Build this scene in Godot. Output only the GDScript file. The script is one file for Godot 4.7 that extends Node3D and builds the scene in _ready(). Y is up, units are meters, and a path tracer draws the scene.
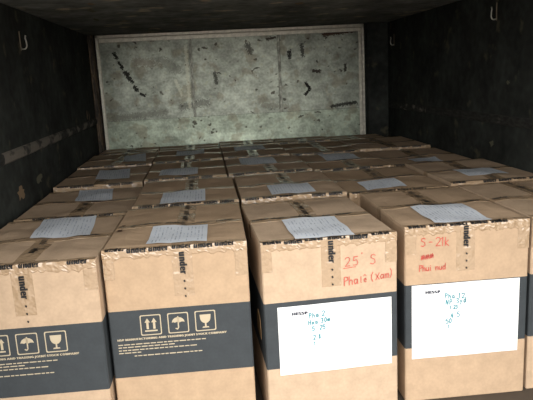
extends Node3D
# Cartons packed inside a box truck, seen from its open rear doors. Floor of the load bed is y = 0, the bed runs towards -z.
const EYE := 1.19          # camera height above the load bed
const WALL_L := -0.862
const WALL_R := 1.545
const BACK := -5.03        # face of the front bulkhead
const CEIL := 1.562
const DOOR := -1.15         # the open rear doorway
const LIFT := 0.0007

var M := {}
var counts := {}
var text_cache := {}

# ------------------------------------------------------------------ helpers
func numbered(n: String) -> String:
	var k: int = counts.get(n, 0)
	counts[n] = k + 1
	return n if k == 0 else "%s_%03d" % [n, k]

func thing(called: String, label: String, category: String, at: Vector3, group := "") -> Node3D:
	var o := Node3D.new()
	o.name = numbered(called)
	add_child(o)
	o.position = at
	o.set_meta("label", label)
	o.set_meta("category", category)
	if group != "":
		o.set_meta("group", group)
	return o

func part(called: String, mesh: Mesh, mat: Material, parent: Node, label := "") -> MeshInstance3D:
	var o := MeshInstance3D.new()
	o.name = called
	o.mesh = mesh
	o.material_override = mat
	o.cast_shadow = GeometryInstance3D.SHADOW_CASTING_SETTING_ON
	parent.add_child(o, true)
	if label != "":
		o.set_meta("label", label)
	return o

func structure(called: String, mesh: Mesh, mat: Material) -> MeshInstance3D:
	var o := part(called, mesh, mat, self)
	o.set_meta("kind", "structure")
	return o

func st_new() -> SurfaceTool:
	var st := SurfaceTool.new()
	st.begin(Mesh.PRIMITIVE_TRIANGLES)
	return st

func done(st: SurfaceTool) -> ArrayMesh:
	st.generate_normals()
	return st.commit()

func quad(st: SurfaceTool, a: Vector3, b: Vector3, c: Vector3, d: Vector3, ua := Vector2(0, 0), ub := Vector2(1, 0), uc := Vector2(1, 1), ud := Vector2(0, 1)) -> void:
	for v in [[a, ua], [b, ub], [c, uc], [a, ua], [c, uc], [d, ud]]:
		st.set_uv(v[1])
		st.add_vertex(v[0])

# a box from corner p to corner q with chamfered edges
func chamfer_box(st: SurfaceTool, p: Vector3, q: Vector3, c := 0.003) -> void:
	st.set_smooth_group(-1)
	var mid := (p + q) * 0.5
	var h := (q - p).abs() * 0.5
	c = minf(c, minf(h.x, minf(h.y, h.z)) * 0.9)
	for ax in 3:
		var u := (ax + 1) % 3
		var v := (ax + 2) % 3
		for s in [-1.0, 1.0]:
			var pts := []
			for k in [[-1, -1], [1, -1], [1, 1], [-1, 1]]:
				var w := Vector3()
				w[ax] = h[ax] * s
				w[u] = (h[u] - c) * k[0]
				w[v] = (h[v] - c) * k[1]
				pts.append(mid + w)
			if s > 0:
				quad(st, pts[3], pts[2], pts[1], pts[0])
			else:
				quad(st, pts[0], pts[1], pts[2], pts[3])
		for su in [-1.0, 1.0]:
			for sv in [-1.0, 1.0]:
				var e := []
				for k in [[0, -1], [0, 1], [1, 1], [1, -1]]:
					var w := Vector3()
					w[ax] = (h[ax] - c) * k[1]
					w[u] = (h[u] - (c if k[0] == 1 else 0.0)) * su
					w[v] = (h[v] - (c if k[0] == 0 else 0.0)) * sv
					e.append(mid + w)
				if su * sv > 0:
					quad(st, e[0], e[1], e[2], e[3])
				else:
					quad(st, e[3], e[2], e[1], e[0])
	for sx in [-1.0, 1.0]:
		for sy in [-1.0, 1.0]:
			for sz in [-1.0, 1.0]:
				var a := mid + Vector3(h.x * sx, (h.y - c) * sy, (h.z - c) * sz)
				var b := mid + Vector3((h.x - c) * sx, h.y * sy, (h.z - c) * sz)
				var d := mid + Vector3((h.x - c) * sx, (h.y - c) * sy, h.z * sz)
				var tri := [a, b, d] if sx * sy * sz < 0 else [a, d, b]
				for t in tri:
					st.set_uv(Vector2.ZERO)
					st.add_vertex(t)

func box_mesh(p: Vector3, q: Vector3, c := 0.003) -> ArrayMesh:
	var st := st_new()
	chamfer_box(st, p, q, c)
	return done(st)

# a sheet through rows of points; uv runs 0..1 along both
func sheet(rows: Array, smooth := true) -> ArrayMesh:
	var st := st_new()
	st.set_smooth_group(0 if smooth else -1)
	var n: int = rows.size()
	var m: int = rows[0].size()
	for i in n - 1:
		for j in m - 1:
			quad(st, rows[i][j], rows[i][j + 1], rows[i + 1][j + 1], rows[i + 1][j],
				Vector2(float(j) / (m - 1), float(i) / (n - 1)), Vector2(float(j + 1) / (m - 1), float(i) / (n - 1)),
				Vector2(float(j + 1) / (m - 1), float(i + 1) / (n - 1)), Vector2(float(j) / (m - 1), float(i + 1) / (n - 1)))
	return done(st)

# tube along a path
func tube(st: SurfaceTool, path: Array, r: float, sides := 8) -> void:
	st.set_smooth_group(1)
	var rings := []
	for i in path.size():
		var a: Vector3 = path[maxi(i - 1, 0)]
		var b: Vector3 = path[mini(i + 1, path.size() - 1)]
		var t := (b - a).normalized()
		var side := t.cross(Vector3(0.31, 0.2, 0.93)).normalized()
		var up := side.cross(t)
		var ring := []
		for k in sides:
			var an := TAU * k / sides
			ring.append(path[i] + (side * cos(an) + up * sin(an)) * r)
		rings.append(ring)
	for i in rings.size() - 1:
		for k in sides:
			var l := (k + 1) % sides
			quad(st, rings[i][k], rings[i][l], rings[i + 1][l], rings[i + 1][k])
	for k in sides - 2:
		for v in [rings[0][0], rings[0][k + 2], rings[0][k + 1]]:
			st.set_uv(Vector2.ZERO)
			st.add_vertex(v)
		var e: Array = rings[-1]
		for v in [e[0], e[k + 1], e[k + 2]]:
			st.set_uv(Vector2.ZERO)
			st.add_vertex(v)

# ---- flat print: lists of 2D triangles
func text_tris(s: String, bold := true) -> Array:
	if text_cache.has(s):
		return text_cache[s]
	var f := SystemFont.new()
	f.font_names = PackedStringArray(["Droid Sans"])
	f.font_weight = 700 if bold else 400
	var t := TextMesh.new()
	t.font = f
	t.text = s
	t.font_size = 32
	t.pixel_size = 1.0 / 32.0
	t.depth = 0.0
	t.curve_step = 2.0
	var out := []
	if t.get_surface_count() > 0:
		var arr := t.surface_get_arrays(0)
		var v: PackedVector3Array = arr[Mesh.ARRAY_VERTEX]
		var ix: PackedInt32Array = arr[Mesh.ARRAY_INDEX]
		for i in range(0, ix.size(), 3):
			out.append([Vector2(v[ix[i]].x, v[ix[i]].y), Vector2(v[ix[i + 1]].x, v[ix[i + 1]].y), Vector2(v[ix[i + 2]].x, v[ix[i + 2]].y)])
	text_cache[s] = out
	return out

func bounds(tris: Array) -> Rect2:
	var r := Rect2(tris[0][0], Vector2.ZERO)
	for t in tris:
		for p in t:
			r = r.expand(p)
	return r

# fit triangles into a box of the given left/bottom and height (and width if > 0)
func fitted(tris: Array, at: Vector2, height: float, width := -1.0) -> Array:
	if tris.is_empty():
		return []
	var b := bounds(tris)
	var ky := height / b.size.y
	var kx := ky if width < 0 else width / b.size.x
	var out := []
	for t in tris:
		var n := []
		for p in t:
			n.append(Vector2((p.x - b.position.x) * kx + at.x, (p.y - b.position.y) * ky + at.y))
		out.append(n)
	return out

func poly(points: Array) -> Array:
	var pk := PackedVector2Array(points)
	var ix := Geometry2D.triangulate_polygon(pk)
	var out := []
	for i in range(0, ix.size(), 3):
		out.append([pk[ix[i]], pk[ix[i + 1]], pk[ix[i + 2]]])
	return out

func bar(a: Vector2, b: Vector2, w: float) -> Array:
	var d := (b - a).normalized()
	var n := Vector2(-d.y, d.x) * w * 0.5
	a -= d * w * 0.3
	b += d * w * 0.3
	return [[a - n, b - n, b + n], [a - n, b + n, a + n]]

func moved(tris: Array, by: Vector2) -> Array:
	var out := []
	for t in tris:
		out.append([t[0] + by, t[1] + by, t[2] + by])
	return out

func clip_half(t: Array, keep_above: bool) -> Array:
	var s := 1.0 if keep_above else -1.0
	var out := []
	for i in 3:
		var a: Vector2 = t[i]
		var b: Vector2 = t[(i + 1) % 3]
		if a.y * s >= 0:
			out.append(a)
		if a.y * s * b.y * s < 0:
			out.append(a.lerp(b, a.y / (a.y - b.y)))
	var tris := []
	for i in range(1, out.size() - 1):
		tris.append([out[0], out[i], out[i + 1]])
	return tris

# layers > 1: the same shape printed again a hair aside and above, for heavy type
func print_mesh(tris: Array, place: Callable, layers := 1, shift := 0.001, above := Vector3.ZERO) -> ArrayMesh:
	var st := st_new()
	st.set_smooth_group(-1)
	for k in layers:
		for t in tris:
			for p in t:
				st.set_uv(Vector2.ZERO)
				st.add_vertex(place.call(p + Vector2(shift * k, 0)) + above * (0.0003 * k))
	return done(st)

# ---- handwriting: strokes on a 4 x 6 grid
const STROKES := {
	"2": [[0, 5, 1, 6, 3, 6, 4, 5, 3.6, 3.6, 0, 0, 4, 0.2]], "5": [[4, 6, 0.5, 6, 0.3, 3.5, 3, 3.8, 4, 2, 3, 0.2, 0, 0.4]],
	"S": [[4, 5.2, 2.6, 6, 0.8, 5.4, 0.7, 4, 3.4, 2.8, 3.8, 1, 2, 0, 0, 0.6]], "1": [[1, 5, 2.2, 6, 2, 0]],
	"P": [[0.4, 0, 0.6, 6, 3.4, 5.8, 3.6, 3.8, 0.6, 3]], "h": [[0.5, 6, 0.3, 0], [0.4, 2.5, 2, 3.6, 3, 2.8, 3, 0]],
	"a": [[3, 3.4, 1, 3.6, 0.2, 1.8, 1, 0.1, 2.8, 1, 3, 3.4, 3.4, 0]], "l": [[1, 6, 0.8, 0.4, 1.6, 0]],
	"e": [[0.3, 1.8, 3, 2.2, 2.2, 3.6, 0.6, 3, 0.4, 0.8, 1.8, 0, 3.2, 0.8]], "^": [[0, 4.6, 1.4, 5.8, 2.8, 4.6]],
	"(": [[2, 7, 0.6, 5, 0.4, 2, 1.8, -0.6]], ")": [[0.4, 7, 1.8, 5, 1.8, 2, 0.2, -0.6]], "X": [[0, 5, 3.6, 0], [3.8, 5.4, 0, 0]],
	"m": [[0, 3.4, 0.2, 0], [0.2, 2.6, 1.2, 3.5, 1.8, 2.8, 1.8, 0], [1.8, 2.6, 3, 3.5, 3.6, 2.6, 3.6, 0]],
	"-": [[0.6, 3, 3.4, 3]], "k": [[0.6, 6, 0.4, 0], [3.2, 4, 0.6, 2, 3.4, 0]], "u": [[0, 3.5, 0.2, 0.8, 1.4, 0, 2.8, 1, 3, 3.5, 3.2, 0]],
	"i": [[1, 3.5, 1.1, 0], [1, 4.8, 1.2, 5]], "n": [[0.2, 3.5, 0.2, 0], [0.2, 2.4, 1.6, 3.5, 2.8, 2.8, 2.9, 0]], "d": [[2.8, 2.8, 1.2, 3.5, 0.2, 1.8, 1.2, 0, 2.8, 1, 3.2, 6, 3, 0]],
	"H": [[0.2, 6, 0.2, 0], [3.4, 6, 3.4, 0], [0.2, 3, 3.4, 3.2]], "o": [[1.6, 3.5, 0.3, 2.2, 0.9, 0.2, 2.4, 0.4, 3, 2.4, 1.6, 3.5]], "3": [[0.2, 5.6, 2.4, 6, 3.2, 4.6, 1.4, 3.2, 3.4, 2, 2.4, 0, 0, 0.4]],
	"0": [[1.8, 6, 0.3, 4, 0.5, 1, 2, 0, 3.4, 2, 3.2, 5, 1.8, 6]], "8": [[3, 5, 1.6, 6, 0.4, 4.8, 3.2, 1.6, 1.8, 0, 0.2, 1.2, 3, 5]], "y": [[0, 3.5, 1.6, 1], [3.2, 3.5, 0.4, -2]], "4": [[2.4, 6, 0, 2.2, 4, 2.2], [2.8, 4, 2.6, 0]],
	"N": [[0, 0, 0.3, 6, 3, 0, 3.5, 6]], "*": [[0.6, 5, 1.6, 7], [0.4, 6.6, 1.8, 5.4]], ".": [[0.5, 0, 1, 0.3]], "#": [[0, 0.4, 1, 4.6, 2, 0.6, 3, 5, 4, 0.8], [-0.4, 2, 4.2, 3.4], [0, 1.2, 4, 2.4], [0, 3.6, 4, 3]],
}

func handwriting(s: String, at: Vector2, height: float, slope := 0.0, w := 0.0028, spacing := 1.0) -> Array:
	var k := height / 6.0
	var out := []
	var x := at.x
	for ch in s:
		if STROKES.has(ch):
			for line in STROKES[ch]:
				for i in range(0, line.size() - 2, 2):
					var a := Vector2(line[i] * k * 0.8, line[i + 1] * k)
					var b := Vector2(line[i + 2] * k * 0.8, line[i + 3] * k)
					a.y += (x + a.x - at.x) * slope
					b.y += (x + b.x - at.x) * slope
					out.append_array(moved(bar(a, b, w), Vector2(x, at.y)))
		x += k * (4.4 if ch != " " else 3.0) * spacing
	return out

# ------------------------------------------------------------------ materials
func make_noise(seed_value: int, freq: float, octaves := 4) -> FastNoiseLite:
	var n := FastNoiseLite.new()
	n.seed = seed_value
	n.frequency = freq
	n.noise_type = FastNoiseLite.TYPE_SIMPLEX_SMOOTH
	n.fractal_octaves = octaves
	return n

func plain(c: Color, rough: float, metal := 0.0, spec := 0.5) -> StandardMaterial3D:
	var m := StandardMaterial3D.new()
	m.albedo_color = c
	m.roughness = rough
	m.metallic = metal
	m.metallic_specular = spec
	return m

func grain_image(seed_value: int, dark: float, px := 256, freq := 0.03, streak := 1.0) -> Image:
	var im := Image.create(px, px, false, Image.FORMAT_RGB8)
	var a := make_noise(seed_value, freq)
	var b := make_noise(seed_value + 7, freq * 6.0, 2)
	for y in px:
		for x in px:
			# seamless by mirroring
			var u := absf(x - px * 0.5)
			var v := absf(y - px * 0.5)
			var g := 1.0 - dark * (0.5 + 0.5 * a.get_noise_2d(u, v * streak)) - dark * 0.5 * (0.5 + 0.5 * b.get_noise_2d(u, v * streak))
			im.set_pixel(x, y, Color(g, g, g))
	return im

func bump_texture(seed_value: int, freq: float, strength: float, px := 256) -> ImageTexture:
	var im := Image.create(px, px, false, Image.FORMAT_RGB8)
	var a := make_noise(seed_value, freq, 3)
	for y in px:
		for x in px:
			var g := 0.5 + 0.5 * a.get_noise_2d(absf(x - px * 0.5), absf(y - px * 0.5))
			im.set_pixel(x, y, Color(g, g, g))
	im.bump_map_to_normal_map(strength)
	return ImageTexture.create_from_image(im)

func blot(im: Image, x0: float, y0: float, x1: float, y1: float, w: float, c: Color, strength: float, n: FastNoiseLite) -> void:
	# a ragged smear from (x0, y0) to (x1, y1) in pixels
	var a := Vector2(x0, y0)
	var b := Vector2(x1, y1)
	for y in range(maxi(0, int(minf(y0, y1) - w)), mini(im.get_height(), int(maxf(y0, y1) + w + 1))):
		for x in range(maxi(0, int(minf(x0, x1) - w)), mini(im.get_width(), int(maxf(x0, x1) + w + 1))):
			var p := Vector2(x, y)
			var q := Geometry2D.get_closest_point_to_segment(p, a, b)
			var e := p.distance_to(q) / w + n.get_noise_2d(x * 3.0, y * 3.0) * 0.9
			if e < 0.75:
				im.set_pixel(x, y, im.get_pixel(x, y).lerp(c, strength))

func sheet_metal_image() -> Image:
	# the galvanised bulkhead: 2.16 m x 1.56 m, top row is the ceiling
	var w := 880
	var h := 640
	var im := Image.create(w, h, false, Image.FORMAT_RGB8)
	var big := make_noise(11, 0.006)
	var mid := make_noise(12, 0.022, 5)
	var fine := make_noise(13, 0.09, 3)
	var spot := make_noise(14, 0.035, 3)
	var brown := make_noise(15, 0.012, 4)
	for y in h:
		for x in w:
			var g := 0.64 + 0.12 * big.get_noise_2d(x, y) + 0.12 * mid.get_noise_2d(x, y * 1.4) + 0.08 * fine.get_noise_2d(x, y)
			var c := Color(g * 0.965, g * 1.0, g * 0.96)
			if y > 278:
				c = Color(c.r * 1.03, c.g * 1.055, c.b * 1.03)
			var s := spot.get_noise_2d(x * 0.7, y * 0.9) + 0.3 * big.get_noise_2d(x + 900, y) - 0.52
			if s > 0.0:
				c = c.lerp(Color(0.13, 0.11, 0.09), minf(0.6, s * 5.0))
			var l := mid.get_noise_2d(x * 1.7 + 300, y * 1.3) - 0.38
			if l > 0.0:
				c = c.lerp(Color(0.68, 0.68, 0.6), minf(0.35, l * 3.0))
			var r := brown.get_noise_2d(x, y) - 0.22
			if r > 0.0:
				c = c.lerp(Color(0.42, 0.37, 0.3), minf(0.3, r * 1.5))
			im.set_pixel(x, y, c)
	# marks read from the photograph: metres from the left edge and below the top, 407 px a metre
	var n := make_noise(16, 0.05, 3)
	var k := 407.0
	for q in [[0.135, 0.15, 0.148, 0.18, 7], [0.165, 0.22, 0.19, 0.265, 6], [0.21, 0.30, 0.235, 0.35, 9], [0.25, 0.372, 0.258, 0.374, 7], [0.27, 0.42, 0.285, 0.44, 8], [0.315, 0.475, 0.345, 0.49, 6]]:
		blot(im, q[0] * k, q[1] * k, q[2] * k, q[3] * k, q[4], Color(0.05, 0.05, 0.045), 0.8, n)
	blot(im, 1.83 * k, 0.075 * k, 2.07 * k, 0.055 * k, 8, Color(0.2, 0.11, 0.08), 0.75, n)
	blot(im, 1.665 * k, 0.46 * k, 1.70 * k, 0.50 * k, 6, Color(0.05, 0.04, 0.04), 0.9, n)
	blot(im, 1.70 * k, 0.50 * k, 1.66 * k, 0.55 * k, 6, Color(0.05, 0.04, 0.04), 0.9, n)
	blot(im, 1.54 * k, 0.20 * k, 1.54 * k, 0.24 * k, 8, Color(0.07, 0.07, 0.07), 0.8, n)
	blot(im, 1.64 * k, 0.15 * k, 1.65 * k, 0.23 * k, 8, Color(0.1, 0.1, 0.1), 0.6, n)
	blot(im, 1.73 * k, 0.36 * k, 1.78 * k, 0.37 * k, 7, Color(0.1, 0.06, 0.05), 0.7, n)
	blot(im, 2.0 * k, 0.33 * k, 2.0 * k, 0.37 * k, 6, Color(0.12, 0.1, 0.09), 0.7, n)
	blot(im, 1.88 * k, 0.66 * k, 2.08 * k, 0.64 * k, 7, Color(0.09, 0.09, 0.08), 0.7, n)
	blot(im, 1.20 * k, 0.13 * k, 1.22 * k, 0.18 * k, 12, Color(0.2, 0.2, 0.19), 0.6, n)
	blot(im, 1.36 * k, 0.09 * k, 1.42 * k, 0.08 * k, 6, Color(0.12, 0.09, 0.07), 0.7, n)
	blot(im, 0.92 * k, 0.34 * k, 0.93 * k, 0.42 * k, 7, Color(0.13, 0.13, 0.12), 0.6, n)
	blot(im, 0.63 * k, 0.60 * k, 0.84 * k, 0.57 * k, 14, Color(0.33, 0.33, 0.32), 0.5, n)
	blot(im, 0.08 * k, 0.66 * k, 0.5 * k, 0.63 * k, 12, Color(0.38, 0.38, 0.36), 0.45, n)
	blot(im, 0.5 * k, 0.22 * k, 0.62 * k, 0.3 * k, 18, Color(0.40, 0.41, 0.39), 0.4, n)
	blot(im, 0.3 * k, 0.22 * k, 0.42 * k, 0.24 * k, 16, Color(0.42, 0.38, 0.34), 0.4, n)
	blot(im, 0.70 * k, 0.12 * k, 0.70 * k, 0.6 * k, 7, Color(0.8, 0.8, 0.74), 0.5, n)
	blot(im, 0.6 * k, 0.38 * k, 0.64 * k, 0.5 * k, 6, Color(0.8, 0.8, 0.74), 0.5, n)
	blot(im, 1.3 * k, 0.62 * k, 1.5 * k, 0.64 * k, 10, Color(0.38, 0.36, 0.33), 0.4, n)
	return im

func side_wall_image(seed_value: int, base: Color) -> Image:
	var px := 512
	var im := Image.create(px, px, false, Image.FORMAT_RGB8)
	var a := make_noise(seed_value, 0.010).get_seamless_image(px, px)
	var b := make_noise(seed_value + 1, 0.05, 4).get_seamless_image(px, px)
	var g := make_noise(seed_value + 2, 0.016, 4).get_seamless_image(px, px)
	for y in px:
		for x in px:
			var k := 0.55 + 0.55 * a.get_pixel(x, y).r + 0.35 * b.get_pixel(x, y).r
			var c := Color(base.r * k, base.g * k, base.b * k)
			var s := g.get_pixel(x, y).r - 0.74
			if s > 0.0:
				c = c.lerp(Color(base.r * 2.0, base.g * 1.75, base.b * 1.45), minf(0.6, s * 4.0))
			im.set_pixel(x, y, c)
	return im

func rail_image(seed_value: int, patches: Array) -> Image:
	# 2.6 m long worn rub rail; patches: [start, end, strength] along it
	var im := Image.create(780, 24, false, Image.FORMAT_RGB8)
	var n := make_noise(seed_value, 0.045, 4)
	for y in 24:
		for x in 780:
			var c := Color(0.20, 0.20, 0.19) * (1.0 + 0.4 * n.get_noise_2d(x, y * 3.0))
			for p in patches:
				if x / 300.0 > p[0] and x / 300.0 < p[1]:
					var e: float = n.get_noise_2d(x * 0.45 + 500.0, y * 0.8) + p[2] - 0.25 * absf(y - 12.0) / 12.0
					if e > 0.0:
						c = c.lerp(Color(0.52, 0.49, 0.45), minf(0.8, e * 2.0))
			c.a = 1.0
			im.set_pixel(x, y, c)
	return im

func paper_image(seed_value: int) -> Image:
	var im := Image.create(126, 178, false, Image.FORMAT_RGB8)
	im.fill(Color(0.87, 0.89, 0.92))
	var rng := RandomNumberGenerator.new()
	rng.seed = seed_value
	# columns of small print running along the sheet
	for c in 14:
		var x := 10 + c * 8
		var y := 12 + rng.randi() % 12
		while y < 160:
			var l := 6 + rng.randi() % 22
			if rng.randf() < 0.8:
				var s := 0.62 + rng.randf() * 0.2
				im.fill_rect(Rect2i(x, y, 1 + rng.randi() % 2, mini(l, 166 - y)), Color(s * 0.9, s * 0.95, s * 1.04))
			y += l + 3 + rng.randi() % 8
	return im

func build_materials() -> void:
	var kraft_grain := ImageTexture.create_from_image(grain_image(3, 0.10, 256, 0.02, 1.0))
	var tones := [Color(0.775, 0.672, 0.568), Color(0.76, 0.652, 0.543), Color(0.785, 0.684, 0.582), Color(0.75, 0.642, 0.53)]
	for i in tones.size():
		var k := plain(tones[i], 0.9, 0.0, 0.15)
		k.albedo_texture = kraft_grain
		k.uv1_triplanar = true
		k.uv1_scale = Vector3(2.3, 2.3, 2.3)
		M["kraft%d" % i] = k
	M.inner = plain(Color(0.62, 0.50, 0.37), 0.9, 0.0, 0.2)
	var band := plain(Color(0.255, 0.272, 0.285), 0.7, 0.0, 0.35)
	band.albedo_texture = kraft_grain
	band.uv1_triplanar = true
	band.uv1_scale = Vector3(2.3, 2.3, 2.3)
	M.band = band
	var tape := plain(Color(0.665, 0.565, 0.455), 0.16, 0.0, 0.95)
	tape.normal_enabled = true
	tape.normal_texture = bump_texture(21, 0.02, 5.0)
	tape.normal_scale = 1.0
	tape.uv1_triplanar = true
	tape.uv1_scale = Vector3(4, 4, 4)
	M.tape = tape
	M.ink = plain(Color(0.07, 0.07, 0.08), 0.5)
	M.print = plain(Color(0.72, 0.665, 0.57), 0.75, 0.0, 0.3)
	M.red = plain(Color(0.76, 0.34, 0.29), 0.6)
	M.teal = plain(Color(0.12, 0.50, 0.55), 0.6)
	M.navy = plain(Color(0.12, 0.14, 0.22), 0.6)
	M.pale = plain(Color(0.66, 0.67, 0.70), 0.6)
	M.white = plain(Color(0.93, 0.935, 0.94), 0.6, 0.0, 0.4)
	M.stain = plain(Color(0.30, 0.19, 0.11), 0.8)
	for i in 3:
		var p := plain(Color(1, 1, 1), 0.5, 0.0, 0.5)
		p.albedo_texture = ImageTexture.create_from_image(paper_image(40 + i))
		M["paper%d" % i] = p
	var sm := plain(Color(1.0, 1.0, 0.97), 0.42, 0.75)
	sm.albedo_texture = ImageTexture.create_from_image(sheet_metal_image())
	M.sheet = sm
	var trim := plain(Color(0.98, 0.96, 0.90), 0.42, 0.8)
	trim.albedo_texture = ImageTexture.create_from_image(grain_image(31, 0.2, 256, 0.03, 1.0))
	trim.uv1_triplanar = true
	trim.uv1_scale = Vector3(3, 3, 3)
	M.trim = trim
	var seam := plain(Color(0.93, 0.94, 0.88), 0.45, 0.7)
	seam.albedo_texture = ImageTexture.create_from_image(grain_image(35, 0.5, 256, 0.06, 0.4))
	seam.uv1_triplanar = true
	seam.uv1_scale = Vector3(3, 2, 3)
	M.seam = seam
	var lw := plain(Color(1, 1, 1), 0.8, 0.0, 0.25)
	lw.albedo_texture = ImageTexture.create_from_image(side_wall_image(51, Color(0.20, 0.21, 0.20)))
	lw.uv1_triplanar = true
	lw.uv1_scale = Vector3(0.55, 0.55, 0.55)
	M.wall = lw
	var cw := plain(Color(1, 1, 1), 0.75, 0.0, 0.3)
	cw.albedo_texture = ImageTexture.create_from_image(side_wall_image(61, Color(0.45, 0.46, 0.44)))
	cw.uv1_triplanar = true
	cw.uv1_scale = Vector3(0.5, 0.5, 0.5)
	M.ceiling = cw
	var post := plain(Color(0.92, 0.76, 0.58), 0.55, 0.0)
	post.albedo_texture = ImageTexture.create_from_image(grain_image(33, 0.9, 256, 0.05, 0.25))
	post.uv1_triplanar = true
	post.uv1_scale = Vector3(3, 1.2, 3)
	M.post = post
	var fl := plain(Color(0.30, 0.26, 0.22), 0.85)
	fl.albedo_texture = kraft_grain
	fl.uv1_triplanar = true
	M.floor = fl
	M.steel = plain(Color(0.75, 0.74, 0.70), 0.35, 0.6)
	M.rust = plain(Color(0.50, 0.45, 0.38), 0.7)
	M.scuff = plain(Color(0.50, 0.42, 0.32), 0.85)
	M.grime = plain(Color(0.36, 0.35, 0.28), 0.9)
	for side in 2:
		var r := plain(Color(1, 1, 1), 0.7, 0.0, 0.3)
		var patches := [[0.22, 1.22, 0.6], [1.22, 2.4, 0.16]] if side == 0 else [[0.62, 0.85, -0.1], [1.72, 2.3, 0.02]]
		r.albedo_texture = ImageTexture.create_from_image(rail_image(71 + side, patches))
		M["rail%d" % side] = r

# ------------------------------------------------------------------ the carton
# d: x0, x1, zf (front face), depth, top, tone, paper [x0, x1, z0, z1] in bed coordinates, kind 0 plain / 1 icons / 2 white sheet
func carton(d: Dictionary) -> Node3D:
	var w: float = d.x1 - d.x0
	var dep: float = d.depth
	var h: float = d.top
	var o := thing("carton", d.label, "box", Vector3((d.x0 + d.x1) * 0.5, 0, d.zf - dep * 0.5), "cartons packed in the load bed")
	var rng := RandomNumberGenerator.new()
	rng.seed = int(d.seed)
	var km: Material = M["kraft%d" % int(d.tone)]
	var hw := w * 0.5
	var hd := dep * 0.5
	var ft := 0.005
	part("body", box_mesh(Vector3(-hw, 0, -hd), Vector3(hw, h - ft - 0.001, hd), 0.004), km, o)
	# dark printed band round the four sides
	var b1 := h - 0.208
	var b0 := h - 0.445
	var st := st_new()
	st.set_smooth_group(-1)
	var e := 0.0004
	var c := 0.004
	var ring := [Vector2(-hw + c, hd + e), Vector2(hw - c, hd + e), Vector2(hw + e, hd - c), Vector2(hw + e, -hd + c), Vector2(hw - c, -hd - e), Vector2(-hw + c, -hd - e), Vector2(-hw - e, -hd + c), Vector2(-hw - e, hd - c)]
	for i in 8:
		var p: Vector2 = ring[i]
		var q: Vector2 = ring[(i + 1) % 8]
		quad(st, Vector3(p.x, b1, p.y), Vector3(q.x, b1, q.y), Vector3(q.x, b0, q.y), Vector3(p.x, b0, p.y))
	var band := part("printed_band", done(st), M.band, o, "dark slate-grey printed band around the carton")
	# two top flaps that meet across the middle, each a little bowed
	var wn := make_noise(int(d.seed) + 100, 1.7, 2)
	var bow := func(x: float, z: float) -> float:
		var ex := clampf((hw - absf(x)) / 0.06, 0, 1)
		var ez := clampf((hd - absf(z)) / 0.06, 0, 1)
		return h + ex * ez * wn.get_noise_2d(x * 2.0, z * 2.0) * 0.010
	for s in [-1.0, 1.0]:
		var rows := []
		for i in 9:
			var row := []
			var z: float = lerpf(0.0025 * s, (hd - 0.002) * s, i / 8.0)
			for j in 9:
				var x := lerpf(-hw + 0.002, hw - 0.002, j / 8.0)
				row.append(Vector3(x, bow.call(x, z), z))
			# turn the sheet down at its four edges so that the board shows its thickness
			row.push_front(row[0] - Vector3(0.002, ft, 0))
			row.push_back(row[-1] + Vector3(0.002, -ft, 0))
			rows.append(row)
		for k in [0, -1]:
			var edge := []
			for p in rows[k]:
				edge.append(Vector3(p.x, minf(p.y, h + 0.01) - ft, p.z))
			if k == 0:
				rows.push_front(edge)
			else:
				rows.push_back(edge)
		part("top_flap", sheet(rows, false), km, o)
	# tape
	var word := "under"
	var off: float = rng.randf_range(-0.02, 0.02) if not d.has("tape_x") else float(d.tape_x) - o.position.x
	var tw := 0.033
	# lengthwise, over the front edge and down the face
	var drop := 0.168 if d.kind > 0 else 0.12
	var path := []
	for i in 13:
		var z := lerpf(-hd, hd - 0.003, i / 12.0)
		path.append(Vector3(0, -99.0, z))
	path.append(Vector3(0, h - 0.003, hd + LIFT))
	path.append(Vector3(0, h - drop * 0.5, hd + LIFT))
	path.append(Vector3(0, h - drop, hd + LIFT))
	var lt := part("tape", tape_sheet(path, Vector3(1, 0, 0), off, tw, bow), M.tape, o)
	# crosswise over the flap seam
	path = [Vector3(-hw - LIFT, h - 0.06, 0), Vector3(-hw - LIFT, h - 0.003, 0)]
	for i in 9:
		path.append(Vector3(lerpf(-hw + 0.003, hw - 0.003, i / 8.0), -99.0, 0))
	path.append(Vector3(hw + LIFT, h - 0.003, 0))
	path.append(Vector3(hw + LIFT, h - 0.06, 0))
	var ct := part("tape", tape_sheet(path, Vector3(0, 0, 1), rng.randf_range(-0.008, 0.012), 0.026, bow), M.tape, o)
	var run := []
	var rx := -hd + 0.02
	while rx < hd - 0.1:
		run.append_array(fitted(text_tris(word), Vector2(rx, -0.014), 0.028, 0.072))
		rx += 0.082 + rng.randf() * 0.04
	part("lettering", print_mesh(run, func(p: Vector2) -> Vector3: return Vector3(off + p.y, bow.call(off + p.y, p.x) + 0.0019, p.x), 2, 0.0014, Vector3.UP), M.ink, lt, "black print on the tape")
	run = []
	rx = -hw + 0.01
	while rx < hw - 0.08:
		if rng.randf() < 0.8:
			run.append_array(fitted(text_tris(word), Vector2(rx, -0.010), 0.022, 0.062))
		rx += 0.07 + rng.randf() * 0.03
	part("lettering", print_mesh(run, func(p: Vector2) -> Vector3: return Vector3(p.x, bow.call(p.x, p.y) + 0.0019, -p.y), 2, 0.0014, Vector3.UP), M.ink, ct, "black print on the tape")
	# along the front, rear and side top edges
	var et := part("tape", edge_tape(Vector3(-hw, h, hd), Vector3(hw, h, hd), Vector3(0, 0, 1), 0.034, 0.03, int(d.seed)), M.tape, o)
	part("tape", edge_tape(Vector3(-hw, h, -hd), Vector3(hw, h, -hd), Vector3(0, 0, -1), 0.034, 0.03, int(d.seed) + 1), M.tape, o)
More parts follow.
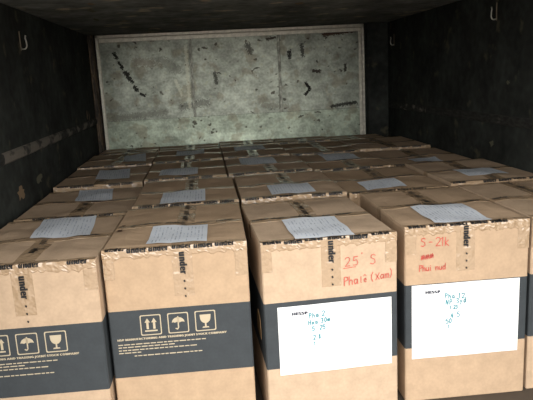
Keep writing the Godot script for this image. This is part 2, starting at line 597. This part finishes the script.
	# tape ends folded round the front corners
	for s in [-1.0, 1.0]:
		var x0: float = s * (hw - 0.001)
		var x1: float = s * (hw - 0.034 - rng.randf() * 0.008)
		var y0 := h - 0.028
		var y1 := h - 0.095 - rng.randf() * 0.02
		part("tape", crumpled(Vector3(x0, y0, hd), Vector3(x1, y1, hd), int(d.seed) + 5 + int(s)), M.tape, o)
	# black lettering on the tape that runs over the front edge
	var tr := []
	var x := -hw + 0.006 + rng.randf() * 0.02
	while x < hw - 0.075:
		if rng.randf() < 0.86:
			var lift := -0.007 + rng.randf_range(-0.005, 0.005)
			tr.append_array(fitted(text_tris(word), Vector2(x, lift), 0.020, 0.062))
		x += 0.066 + rng.randf() * 0.012
	var split := []
	for t in tr:
		for up in [true, false]:
			split.append_array(clip_half(t, up))
	var edge_place := func(p: Vector2) -> Vector3:
		if p.y > 0.0:
			return Vector3(p.x, h + 0.0022, hd - p.y * 1.15)
		return Vector3(p.x, h + p.y, hd + 0.0032)
	part("lettering", print_mesh(split, edge_place, 3, 0.0012, Vector3(0, 1, 1)), M.ink, et, "black print on the tape")
	# and down the face
	if d.kind > 0:
		var vt := []
		vt.append_array(fitted(text_tris(word), Vector2(0, -0.012), 0.024, 0.074))
		for k in 3:
			vt.append_array(bar(Vector2(0.098 + k * 0.026, -0.001), Vector2(0.1 + k * 0.026, 0.001), 0.004))
		var y_start: float = d.get("text_y", 0.02)
		var down := func(p: Vector2) -> Vector3:
			return Vector3(off + 0.003 + p.y, h - y_start - p.x, hd + 0.0036)
		part("lettering", print_mesh(vt, down, 3, 0.0012, Vector3(0, 0, 1)), M.ink, lt, "black print on the tape")
	# hand holes in the sides: pushed-in half-round kraft flap under a dark opening
	for s in [-1.0, 1.0]:
		part("hand_hole", hand_hole(s * (hw + 0.0009), h - 0.335, hd - 0.16), M.inner, o, "half-round kraft hand hole flap in the dark band")
	# delivery sheet stuck on top
	if d.has("paper"):
		var pr: Array = d.paper
		var rows := []
		for i in 7:
			var row := []
			var z: float = lerpf(pr[3], pr[2], i / 6.0) - o.position.z
			for j in 6:
				var xx: float = lerpf(pr[0], pr[1], j / 5.0) - o.position.x + (i - 3) * float(d.get("skew", 0.0))
				row.append(Vector3(xx, bow.call(xx, z) + 0.0045 + 0.0012 * sin(j * 2.1 + i * 1.3 + d.seed), z))
			rows.append(row)
		part("paper_sheet", sheet(rows), M["paper%d" % (int(d.seed) % 3)], o, "white printed delivery sheet taped on top")
	if d.kind == 1:
		print_icons(o, band, h, hd, -hw)
	return o

func tape_sheet(path: Array, side: Vector3, off: float, half: float, bow: Callable) -> ArrayMesh:
	var rows := []
	for p in path:
		var row := []
		for k in [[-1.0, 0.0], [-1.0, 1.0], [-0.33, 1.0], [0.33, 1.0], [1.0, 1.0], [1.0, 0.0]]:
			var q: Vector3 = p + side * (off + half * k[0])
			if p.y < -50.0:
				q.y = bow.call(q.x, q.z) + LIFT * 1.6 * k[1]
			row.append(q)
		rows.append(row)
	return sheet(rows, false)

func edge_tape(a: Vector3, b: Vector3, out: Vector3, on_top: float, down: float, seed_value: int) -> ArrayMesh:
	var rows := []
	var n := make_noise(seed_value, 9.0, 2)
	var rng := RandomNumberGenerator.new()
	rng.seed = seed_value * 13 + 1
	for i in 61:
		var p := a.lerp(b, i / 60.0)
		var creased := n.get_noise_2d(i * 0.05, 3.0) > -0.12
		var r1 := 0.0012 + 0.0010 * n.get_noise_2d(i * 0.14, 0.0)
		var dn := down * (1.0 + 0.35 * n.get_noise_2d(i * 0.035, 9.0))
		var row := [p - out * on_top + Vector3(0, 0.0003, 0), p - out * (on_top - 0.002) + Vector3(0, 0.0012, 0), p - out * on_top * 0.5 + Vector3(0, r1 + 0.0006, 0), p - out * 0.002 + Vector3(0, r1 + 0.0006, 0)]
		for k in 5:
			var f := (k + 0.4) / 5.0
			var lift := 0.0008 + (rng.randf() * 0.0026 if creased else rng.randf() * 0.0006)
			row.append(p + out * lift - Vector3(0, 0.002 + dn * f * 0.94, 0))
		row.append(p - Vector3(0, dn, 0))
		rows.append(row)
	return sheet(rows, false)

func crumpled(a: Vector3, b: Vector3, seed_value: int) -> ArrayMesh:
	var n := make_noise(seed_value, 14.0, 2)
	var rows := []
	for i in 7:
		var row := []
		for j in 4:
			var x := lerpf(a.x, b.x, j / 3.0)
			var y := lerpf(a.y, b.y, i / 6.0)
			row.append(Vector3(x, y, a.z + 0.0012 + 0.0026 * absf(n.get_noise_2d(x * 9.0, y * 9.0))))
		rows.append(row)
	return sheet(rows, false)

func hand_hole(x: float, y: float, z: float) -> ArrayMesh:
	var st := st_new()
	st.set_smooth_group(-1)
	var t := 0.002 * signf(x)
	var pts := []
	for i in 13:
		var an := PI * i / 12.0
		pts.append(Vector2(cos(an) * 0.052, sin(an) * 0.045))
	pts.append(Vector2(-0.052, -0.045))
	pts.append(Vector2(0.052, -0.045))
	for tri in poly(pts):
		for p in tri:
			st.set_uv(Vector2.ZERO)
			st.add_vertex(Vector3(x + t, y + p.y, z + p.x))
	for i in pts.size():
		var p: Vector2 = pts[i]
		var q: Vector2 = pts[(i + 1) % pts.size()]
		quad(st, Vector3(x, y + p.y, z + p.x), Vector3(x, y + q.y, z + q.x), Vector3(x + t, y + q.y, z + q.x), Vector3(x + t, y + p.y, z + p.x))
	return done(st)

# the handling marks and the maker's lines on the printed band
func print_icons(o: Node3D, band: Node3D, h: float, hd: float, left: float) -> void:
	var z := hd + 0.0010
	for k in 3:
		var cx := left + 0.136 + k * 0.0905
		var cy := h - 0.263
		var r := 0.0345
		var t := []
		var corners := []
		for q in [[1, 1, 0.0], [-1, 1, PI * 0.5], [-1, -1, PI], [1, -1, PI * 1.5]]:
			for i in 4:
				var an: float = q[2] + PI * 0.5 * i / 3.0
				corners.append(Vector2((r - 0.005) * q[0], (r + 0.0015 - 0.005) * q[1]) + Vector2(cos(an), sin(an)) * 0.005)
		for i in corners.size():
			var p0: Vector2 = corners[i]
			var p1: Vector2 = corners[(i + 1) % corners.size()]
			t.append([p0, p1, p1 * 0.905])
			t.append([p0, p1 * 0.905, p0 * 0.905])
		if k == 0:
			for s in [-0.011, 0.011]:
				t.append_array(bar(Vector2(s, -0.012), Vector2(s, 0.010), 0.0075))
				t.append_array(poly([Vector2(s - 0.009, 0.009), Vector2(s + 0.009, 0.009), Vector2(s, 0.024)]))
			t.append_array(bar(Vector2(-0.019, -0.0205), Vector2(0.019, -0.0205), 0.005))
		elif k == 1:
			var dome := []
			for i in 13:
				var an := PI * i / 12.0
				dome.append(Vector2(cos(an) * 0.021, 0.001 + sin(an) * 0.019))
			for i in 3:
				var bx := -0.014 + i * 0.014
				dome.append(Vector2(bx - 0.0035, 0.0035))
				dome.append(Vector2(bx + 0.0035, 0.001) if i < 2 else Vector2(bx + 0.0035, 0.0035))
			t.append_array(poly(dome))
			t.append_array(bar(Vector2(0, 0.022), Vector2(0, -0.017), 0.0042))
			t.append_array(bar(Vector2(0, -0.017), Vector2(-0.004, -0.022), 0.004))
			t.append_array(bar(Vector2(-0.004, -0.022), Vector2(-0.009, -0.019), 0.004))
		else:
			var bowl := []
			for i in 11:
				var an := PI * i / 10.0
				bowl.append(Vector2(cos(an) * 0.0175, 0.012 - sin(an) * 0.021))
			bowl.append(Vector2(-0.0185, 0.022))
			bowl.append(Vector2(0.0185, 0.022))
			t.append_array(poly(bowl))
			t.append_array(bar(Vector2(0, -0.008), Vector2(0, -0.020), 0.005))
			t.append_array(poly([Vector2(-0.012, -0.025), Vector2(0.012, -0.025), Vector2(0.009, -0.0205), Vector2(-0.009, -0.0205)]))
		part("printed_icon", print_mesh(t, func(p: Vector2) -> Vector3: return Vector3(cx + p.x, cy + p.y, z)), M.print, band,
			["pair of upright arrows", "umbrella mark", "wine glass mark"][k] + " in a rounded square")
	var tt := []
	tt.append_array(fitted(text_tris("HSP MANUFACTURING AND TRADING JOINT STOCK COMPANY"), Vector2(left + 0.022, h - 0.3145), 0.0088, 0.362))
	part("printed_text", print_mesh(tt, func(p: Vector2) -> Vector3: return Vector3(p.x, p.y, z), 3, 0.0006, Vector3(0, 0, 1)), M.print, band, "line of cream capitals")
	# small print, too blurred in the photograph to read: lines of word-length strokes
	var rng := RandomNumberGenerator.new()
	rng.seed = 5
	var lines := [[0.0, 0.285, 0.016], [0.0, 0.185, 0.0255], [0.0, 0.255, 0.036], [0.0, 0.075, 0.0455], [0.05, 0.27, 0.058]]
	var lt := []
	for l in lines:
		var x: float = l[0]
		while x < l[1]:
			var ln := minf(rng.randf_range(0.006, 0.02), l[1] - x + 0.004)
			lt.append_array(bar(Vector2(left + 0.024 + x, h - 0.311 - l[2]), Vector2(left + 0.024 + x + ln, h - 0.311 - l[2]), 0.0034))
			x += ln + 0.0055
	part("small_print", print_mesh(lt, func(p: Vector2) -> Vector3: return Vector3(p.x, p.y, z)), M.print, band, "lines of tiny cream print")

# white sheet pasted on the front band; rect in bed coordinates x0, x1, and depth of top and bottom below the carton top
func front_sheet(o: Node3D, r: Array, hd: float, h: float, head: float, notes: Array) -> void:
	var z := hd + 0.0016
	var wav := func(x: float, y: float) -> float:
		return z + 0.0010 * sin(x * 23.0 + y * 9.0) + 0.0010
	var rows := []
	for i in 6:
		var row := []
		for j in 8:
			var x: float = lerpf(r[0], r[1], j / 7.0) - o.position.x
			var y: float = h - lerpf(r[2], r[3], i / 5.0)
			row.append(Vector3(x, y, wav.call(x, y)))
		rows.append(row)
	var s := part("paper_sheet", sheet(rows), M.white, o, "large white paper sheet pasted over the dark band")
	var on := func(p: Vector2) -> Vector3: return Vector3(p.x, p.y, wav.call(p.x, p.y) + 0.0014)
	var x0: float = r[0] - o.position.x
	var ht := []
	ht.append_array(fitted(text_tris("HESSP"), Vector2(x0 + 0.048, h - r[2] - head), 0.0105, 0.052))
	part("printed_heading", print_mesh(ht, on, 3, 0.0008, Vector3(0, 0, 1)), M.navy, s, "small dark printed heading")
	part("ruled_line", print_mesh(bar(Vector2(x0 + 0.02, h - r[2] - head - 0.010), Vector2(x0 + 0.25, h - r[2] - head - 0.010), 0.0012), on), M.pale, s)
	for n in notes:
		part("handwriting", print_mesh(handwriting(n[0], Vector2(x0 + n[1], h - r[2] - n[2]), n[3], n[4], 0.0031), on), M.teal, s, "teal marker handwriting")

func face_writing(o: Node3D, tris: Array, hd: float) -> void:
	var px := o.position.x
	part("handwriting", print_mesh(tris, func(p: Vector2) -> Vector3: return Vector3(p.x - px, p.y, hd + 0.0024)), M.red, o, "red marker handwriting")

# ------------------------------------------------------------------ hooks
func rope_hook(wall_x: float, inward: float, y: float, z: float, label: String) -> void:
	var o := thing("rope_hook", label, "hook", Vector3(wall_x, y, z), "rope hooks on the truck walls")
	part("plate", box_mesh(Vector3(minf(0, inward * 0.004), 0.0, -0.004), Vector3(maxf(0, inward * 0.004), 0.09, 0.004), 0.001), M.rust, o, "thin rusty fixing plate")
	var st := st_new()
	var path := []
	for q in [[0.0, 0.010], [0.012, 0.006], [0.020, 0.006], [0.027, 0.011], [0.031, 0.022], [0.030, 0.042], [0.027, 0.056], [0.030, 0.070]]:
		path.append(Vector3(inward * q[0], q[1], 0.0))
	tube(st, path, 0.0036)
	part("hook_rod", done(st), M.steel, o, "bare bent steel rod")

# ------------------------------------------------------------------ scene
func _ready() -> void:
	var cam := Camera3D.new()
	cam.name = "camera"
	add_child(cam)
	cam.position = Vector3(0, EYE, 0)
	cam.rotation_order = EULER_ORDER_YXZ
	cam.rotation = Vector3(-0.20378, -0.09403, -0.05172)
	cam.fov = rad_to_deg(2.0 * atan(200.0 / 605.58))
	cam.near = 0.02
	cam.current = true

	var we := WorldEnvironment.new()
	we.name = "environment"
	var env := Environment.new()
	env.background_mode = Environment.BG_SKY
	var sky := Sky.new()
	var sm := ProceduralSkyMaterial.new()
	sm.sky_top_color = Color(0.93, 0.925, 0.91)
	sm.sky_horizon_color = Color(0.97, 0.96, 0.94)
	sm.sky_curve = 0.2
	sm.ground_bottom_color = Color(0.45, 0.43, 0.41)
	sm.ground_horizon_color = Color(0.52, 0.50, 0.475)
	sm.sky_energy_multiplier = 1.0
	sm.sun_angle_max = 0.0
	sky.sky_material = sm
	env.sky = sky
	env.background_energy_multiplier = 4.0
	env.tonemap_mode = Environment.TONE_MAPPER_LINEAR
	env.tonemap_exposure = 1.42
	env.sdfgi_enabled = true
	env.ssao_enabled = true
	env.ssil_enabled = true
	we.environment = env
	add_child(we)

	build_materials()
	build_truck()
	build_cartons()
	rope_hook(WALL_L, 1.0, EYE + 0.175, -3.13, "thin steel rope hook high on the left dark wall")
	rope_hook(WALL_R, -1.0, EYE + 0.215, -3.13, "nearer steel rope hook on the right dark wall, at the picture's top edge")
	rope_hook(WALL_R, -1.0, EYE + 0.175, -4.85, "farther steel rope hook on the right dark wall, close to the metal bulkhead")

func build_truck() -> void:
	var t := 0.06
	structure("floor", box_mesh(Vector3(WALL_L - t, -t, BACK - t), Vector3(WALL_R + t, 0, DOOR), 0.004), M.floor)
	var ce := structure("ceiling", box_mesh(Vector3(WALL_L - t, CEIL, BACK - t), Vector3(WALL_R + t, CEIL + t, DOOR), 0.004), M.ceiling)
	var wl := structure("wall_left", box_mesh(Vector3(WALL_L - t, 0, BACK - t), Vector3(WALL_L, CEIL, DOOR), 0.004), M.wall)
	var wr := structure("wall_right", box_mesh(Vector3(WALL_R, 0, BACK - t), Vector3(WALL_R + t, CEIL, DOOR), 0.004), M.wall)
	var wb := structure("wall_back", box_mesh(Vector3(WALL_L, 0, BACK - t), Vector3(WALL_R, CEIL, BACK - 0.012), 0.004), M.wall)
	# rub rails along both side walls
	for side in 2:
		var x := WALL_L if side == 0 else WALL_R
		var s := 1.0 if side == 0 else -1.0
		var y := EYE - 0.295
		var st := st_new()
		st.set_smooth_group(-1)
		var thick := 1.0 if side == 0 else 0.3
		var prof := [Vector2(0, -0.026), Vector2(0.010, -0.018), Vector2(0.012, 0.0), Vector2(0.010, 0.018), Vector2(0, 0.026)]
		for i in prof.size() - 1:
			var a: Vector2 = prof[i]
			var b: Vector2 = prof[i + 1]
			var va := i / 4.0
			var vb := (i + 1) / 4.0
			a.x *= thick
			b.x *= thick
			quad(st, Vector3(x + s * a.x, y + a.y, -2.42), Vector3(x + s * a.x, y + a.y, -5.02), Vector3(x + s * b.x, y + b.y, -5.02), Vector3(x + s * b.x, y + b.y, -2.42),
				Vector2(0, va), Vector2(1, va), Vector2(1, vb), Vector2(0, vb))
		part("rub_rail", done(st), M["rail%d" % side], wl if side == 0 else wr, "scuffed rub rail along the wall")
	# scraped and rusted patches: [surface, along, depth, half length, half width, material]
	var rng := RandomNumberGenerator.new()
	rng.seed = 9
	for q in [[0, 0.555, -3.41, 0.028, 0.06, 1], [0, -0.50, -3.08, 0.025, 0.05, 1], [0, -0.545, -3.36, 0.02, 0.12, 0], [0, -0.60, -3.82, 0.016, 0.10, 0], [0, -0.036, -3.89, 0.045, 0.007, 0],
			[1, EYE - 0.475, -2.84, 0.035, 0.06, 1], [1, EYE - 0.46, -3.16, 0.03, 0.06, 0], [1, EYE - 0.225, -4.63, 0.05, 0.02, 1], [1, EYE - 0.24, -4.70, 0.04, 0.015, 1], [2, EYE - 0.10, -2.99, 0.012, 0.02, 0], [2, EYE - 0.43, -3.15, 0.02, 0.03, 0]]:
		var pts := []
		for i in 15:
			var an := TAU * i / 15.0
			var rr := rng.randf_range(0.5, 1.1)
			pts.append(Vector2(cos(an) * rr * q[3], sin(an) * rr * q[4]))
		var place := func(p: Vector2) -> Vector3:
			if q[0] == 0:
				return Vector3(q[1] + p.x, CEIL - 0.001, q[2] + p.y)
			return Vector3(WALL_L + 0.001 if q[0] == 1 else WALL_R - 0.001, q[1] + p.x, q[2] + p.y)
		part("scraped_patch", print_mesh(poly(pts), place), M.scuff if q[5] == 1 else M.grime, [ce, wl, wr][q[0]], "scraped rusty patch")
	# galvanised sheets of the bulkhead
	var px0 := -0.812
	var px1 := 1.345
	var seams := [px0 + 0.02, -0.075, 0.637, px1 - 0.02]
	var kick := EYE - 0.31
	for i in 3:
		part("sheet_panel", mapped_panel(seams[i] + 0.0015, seams[i + 1] - 0.0015, kick + 0.002, CEIL - 0.014, BACK - 0.004 + 0.002 * (i % 2), px0, px1), M.sheet, wb)
	part("kick_plate", mapped_panel(px0 + 0.02, px1 - 0.02, 0.02, kick, BACK + 0.003, px0, px1), M.sheet, wb)
	for i in [1, 2]:
		part("seam_strip", box_mesh(Vector3(seams[i] - 0.011, kick, BACK - 0.004), Vector3(seams[i] + 0.011, CEIL - 0.04, BACK + 0.006), 0.002), M.seam, wb)
	# frame of angle strips round the sheets
	for f in [[px0, px0 + 0.026, 0.0, CEIL - 0.006], [px1 - 0.022, px1, 0.0, CEIL - 0.006]]:
		part("frame_strip", box_mesh(Vector3(f[0], f[2], BACK - 0.012), Vector3(f[1], f[3], BACK + 0.016), 0.003), M.trim, wb, "bright bare metal frame strip")
	part("frame_strip", box_mesh(Vector3(px0, CEIL - 0.030, BACK - 0.012), Vector3(px1, CEIL - 0.004, BACK + 0.016), 0.003), M.trim, wb, "bright bare metal frame strip")
	part("frame_flange", box_mesh(Vector3(px0 + 0.027, CEIL - 0.062, BACK - 0.006), Vector3(px1 - 0.023, CEIL - 0.031, BACK + 0.007), 0.002), M.trim, wb)
	part("frame_flange", box_mesh(Vector3(px1 - 0.046, 0.0, BACK - 0.006), Vector3(px1 - 0.023, CEIL - 0.063, BACK + 0.008), 0.002), M.trim, wb)
	# corner posts between the sheets and the side walls
	part("corner_post", box_mesh(Vector3(WALL_L, 0.0, BACK - 0.01), Vector3(px0 - 0.012, CEIL, BACK + 0.07), 0.006), M.post, wb, "worn brown corner post")
	part("corner_post", box_mesh(Vector3(px1 + 0.02, 0.0, BACK - 0.01), Vector3(WALL_R, CEIL, BACK + 0.02), 0.006), M.wall, wb)

func mapped_panel(x0: float, x1: float, y0: float, y1: float, z: float, px0: float, px1: float) -> ArrayMesh:
	var st := st_new()
	st.set_smooth_group(-1)
	var uv := func(x: float, y: float) -> Vector2: return Vector2((x - px0) / (px1 - px0), (CEIL - y) / CEIL)
	var nx := 8
	var ny := 6
	var n := make_noise(int(x0 * 100) + 77, 1.4, 2)
	var pos := func(i: int, j: int) -> Vector3:
		var x := lerpf(x0, x1, float(i) / nx)
		var y := lerpf(y0, y1, float(j) / ny)
		var inside := 1.0 if i > 0 and i < nx and j > 0 and j < ny else 0.0
		return Vector3(x, y, z + inside * 0.005 * n.get_noise_2d(x * 2, y * 2))
	for i in nx:
		for j in ny:
			var a: Vector3 = pos.call(i, j + 1)
			var b: Vector3 = pos.call(i + 1, j + 1)
			var c: Vector3 = pos.call(i + 1, j)
			var d: Vector3 = pos.call(i, j)
			quad(st, a, b, c, d, uv.call(a.x, a.y), uv.call(b.x, b.y), uv.call(c.x, c.y), uv.call(d.x, d.y))
	# returned edges
	for e in [[Vector3(x0, y0, z), Vector3(x1, y0, z)], [Vector3(x1, y0, z), Vector3(x1, y1, z)], [Vector3(x1, y1, z), Vector3(x0, y1, z)], [Vector3(x0, y1, z), Vector3(x0, y0, z)]]:
		var a: Vector3 = e[0]
		var b: Vector3 = e[1]
		var k := Vector3(0, 0, -0.008)
		quad(st, a, b, b + k, a + k, uv.call(a.x, a.y), uv.call(b.x, b.y), uv.call(b.x, b.y), uv.call(a.x, a.y))
	return done(st)

func build_cartons() -> void:
	var T := EYE - 0.534
	var seams := [
		[-0.843, -0.372, 0.125, 0.622, 1.090, 1.54],
		[-0.838, -0.345, 0.130, 0.612, 1.086, 1.54],
		[-0.840, -0.358, 0.106, 0.586, 1.045, 1.53],
		[-0.842, -0.362, 0.104, 0.552, 1.020, 1.52],
		[-0.815, -0.372, 0.100, 0.545, 0.968, 1.42],
	]
	var front := [
		[-1.885, -1.920, -1.902, -1.945, -1.95],
		[-2.605, -2.610, -2.598, -2.600, -2.610],
		[-3.325, -3.315, -3.322, -3.290, -3.310],
		[-3.995, -3.985, -3.992, -3.972, -3.992],
		[-4.665, -4.66, -4.668, -4.655, -4.668],
	]
	var tops := [
		[-0.009, 0.003, -0.004, -0.002, 0.0],
		[-0.020, 0.002, 0.006, -0.003, 0.010],
		[-0.006, 0.004, 0.004, 0.000, -0.006],
		[0.004, 0.008, 0.010, 0.006, 0.008],
		[0.004, 0.002, 0.010, 0.010, 0.0],
	]
	var papers := {
		"00": [-0.685, -0.47, -2.20, -2.52], "01": [-0.222, -0.022, -1.95, -2.20], "02": [0.268, 0.47, -1.908, -2.19], "03": [0.765, 0.972, -1.965, -2.235],
		"10": [-0.665, -0.49, -2.93, -3.235], "11": [-0.222, -0.022, -2.625, -2.89], "12": [0.275, 0.475, -2.64, -2.87], "13": [0.715, 0.90, -2.65, -2.85], "14": [1.225, 1.425, -2.72, -2.92],
		"20": [-0.66, -0.47, -3.48, -3.86], "21": [-0.28, -0.06, -3.40, -3.66], "22": [0.20, 0.42, -3.62, -3.92], "23": [0.72, 0.93, -3.60, -3.90], "24": [1.19, 1.36, -3.36, -3.50],
		"30": [-0.58, -0.43, -4.1, -4.5], "31": [-0.22, -0.02, -4.25, -4.52], "32": [0.20, 0.42, -4.30, -4.56],
	}
	var row_words := ["front-row", "second-row", "third-row", "fourth-row", "rearmost"]
	var col_words := ["along the left wall", "second from the left wall", "in the middle column", "second from the right wall", "along the right wall"]
	var front_labels := [
		"leftmost front carton with handling icons, partly cut off by the picture's edge",
		"whole front carton with three handling icons and company name on dark band",
		"front carton with white sheet and red writing 25 S, beside the icon cartons",
		"front carton with white sheet and red writing S - 21k on its right end",
		"rightmost front carton, only a sliver of it showing",
	]
	var tape_x := [-0.606, -0.106, 0.384, 0.868, 1.33]
	var made := []
	for r in 5:
		for c in 5:
			var key := "%d%d" % [r, c]
			var g := 0.006 if r > 0 else 0.009
			var x0: float = seams[r][c] + (g if c > 0 else 0.0)
			var x1: float = seams[r][c + 1] - (g if c < 4 else 0.0)
			if key == "02":
				x0 = 0.151
			if key == "00":
				x1 = -0.374
			if key == "01":
				x0 = -0.362
				x1 = 0.108
			if key == "03":
				x0 = 0.652
				x1 = 1.097
			if key == "02":
				x1 = 0.612
			if key == "04":
				x0 = 1.112
			var label: String = front_labels[c] if r == 0 else "%s kraft carton %s%s" % [row_words[r], col_words[c], ", under the metal bulkhead" if r == 4 else (", white sheet on top" if papers.has(key) else ", no sheet on top")]
			var d := {"x0": x0, "x1": x1, "zf": front[r][c], "depth": 0.64 if r < 4 else 0.33, "top": T + tops[r][c], "tone": (r * 2 + c * 3) % 4, "seed": 10 + r * 10 + c, "label": label, "kind": 0}
			if r == 0:
				d.kind = 1 if c < 2 else 2
				d.tape_x = tape_x[c]
				d.text_y = [0.035, 0.018, 0.008, 0.006, 0.02][c]
			if papers.has(key):
				d.paper = papers[key]
				d.skew = 0.006 if c == 0 else 0.0
			var o := carton(d)
			made.append(o)
			if key == "01":
				for q in [[-0.338, -2.165, 0.016], [-0.336, -2.235, 0.011]]:
					var pts := []
					for i in 11:
						var an := TAU * i / 11.0
						var rr: float = q[2] * (0.75 + 0.35 * sin(i * 2.4 + q[2] * 300.0))
						pts.append(Vector2(cos(an) * rr * 0.9, sin(an) * rr * 1.5))
					part("stain", print_mesh(poly(pts), func(p: Vector2) -> Vector3: return Vector3(q[0] + p.x - o.position.x, d.top + 0.006, q[1] + p.y - o.position.z)), M.stain, o, "dark brown spot on the top")
	# the two cartons with pasted sheets
	var b3: Node3D = made[2]
	var h3: float = T + tops[0][2]
	front_sheet(b3, [0.196, 0.590, 0.224, 0.47], 0.32, h3, 0.032, [["Pha 2", 0.105, 0.048, 0.017, 0.1], ["Hoa 30m", 0.103, 0.072, 0.016, 0.1], ["5  25", 0.115, 0.094, 0.015, 0.08], ["2 8", 0.118, 0.126, 0.015, 0.1], ["1", 0.118, 0.148, 0.014, 0.1], [".", 0.14, 0.156, 0.014, 0.1]])
	var red := handwriting("25", Vector2(0.432, EYE - 0.640), 0.030, 0.02, 0.0024, 1.25)
	red.append_array(bar(Vector2(0.425, EYE - 0.647), Vector2(0.468, EYE - 0.644), 0.0022))
	red.append_array(handwriting("*", Vector2(0.488, EYE - 0.612), 0.013, 0.0, 0.0022))
	face_writing(b3, red, 0.32)
	red = (handwriting("S", Vector2(0.518, EYE - 0.640), 0.034, 0.0, 0.0024, 1.2))
	face_writing(b3, red, 0.32)
	red = handwriting("Pha", Vector2(0.425, EYE - 0.708), 0.030, 0.06, 0.0028, 0.8)
	face_writing(b3, red, 0.32)
	red = handwriting("le", Vector2(0.482, EYE - 0.702), 0.022, 0.06, 0.0024, 0.8)
	red.append_array(handwriting("^", Vector2(0.494, EYE - 0.698), 0.024, 0.06, 0.0020, 0.8))
	face_writing(b3, red, 0.32)
	red = handwriting("(Xam)", Vector2(0.520, EYE - 0.700), 0.026, 0.12, 0.0026, 0.86)
	face_writing(b3, red, 0.32)
	var b4: Node3D = made[3]
	var h4: float = T + tops[0][3]
	front_sheet(b4, [0.676, 1.066, 0.210, 0.486], 0.32, h4, 0.033, [["Pha 12", 0.118, 0.055, 0.018, -0.06], ["NP", 0.122, 0.078, 0.018, -0.06], ["3yd", 0.160, 0.076, 0.018, 0.02], ["1 23", 0.135, 0.096, 0.012, 0.0], ["4 5", 0.14, 0.130, 0.018, 0.1], ["50", 0.122, 0.150, 0.017, 0.1], ["1 .", 0.128, 0.168, 0.013, 0.0]])
	var red4 := handwriting("S - 21k", Vector2(0.708, EYE - 0.606), 0.030, -0.03, 0.0028, 0.72)
	face_writing(b4, red4, 0.32)
	face_writing(b4, handwriting("###", Vector2(0.710, EYE - 0.656), 0.022, 0.12, 0.0028, 0.95), 0.32)
	red4 = (handwriting("Phui nud", Vector2(0.702, EYE - 0.696), 0.022, 0.02, 0.0028, 0.78))
	face_writing(b4, red4, 0.32)
	# the front cartons stand slightly askew, each turned about the middle of its front face
	for c in 5:
		var turn := deg_to_rad([-1.2, -1.2, 2.0, -1.0, 0.0][c])
		made[c].rotation.y = turn
		made[c].position.x -= 0.32 * sin(turn)
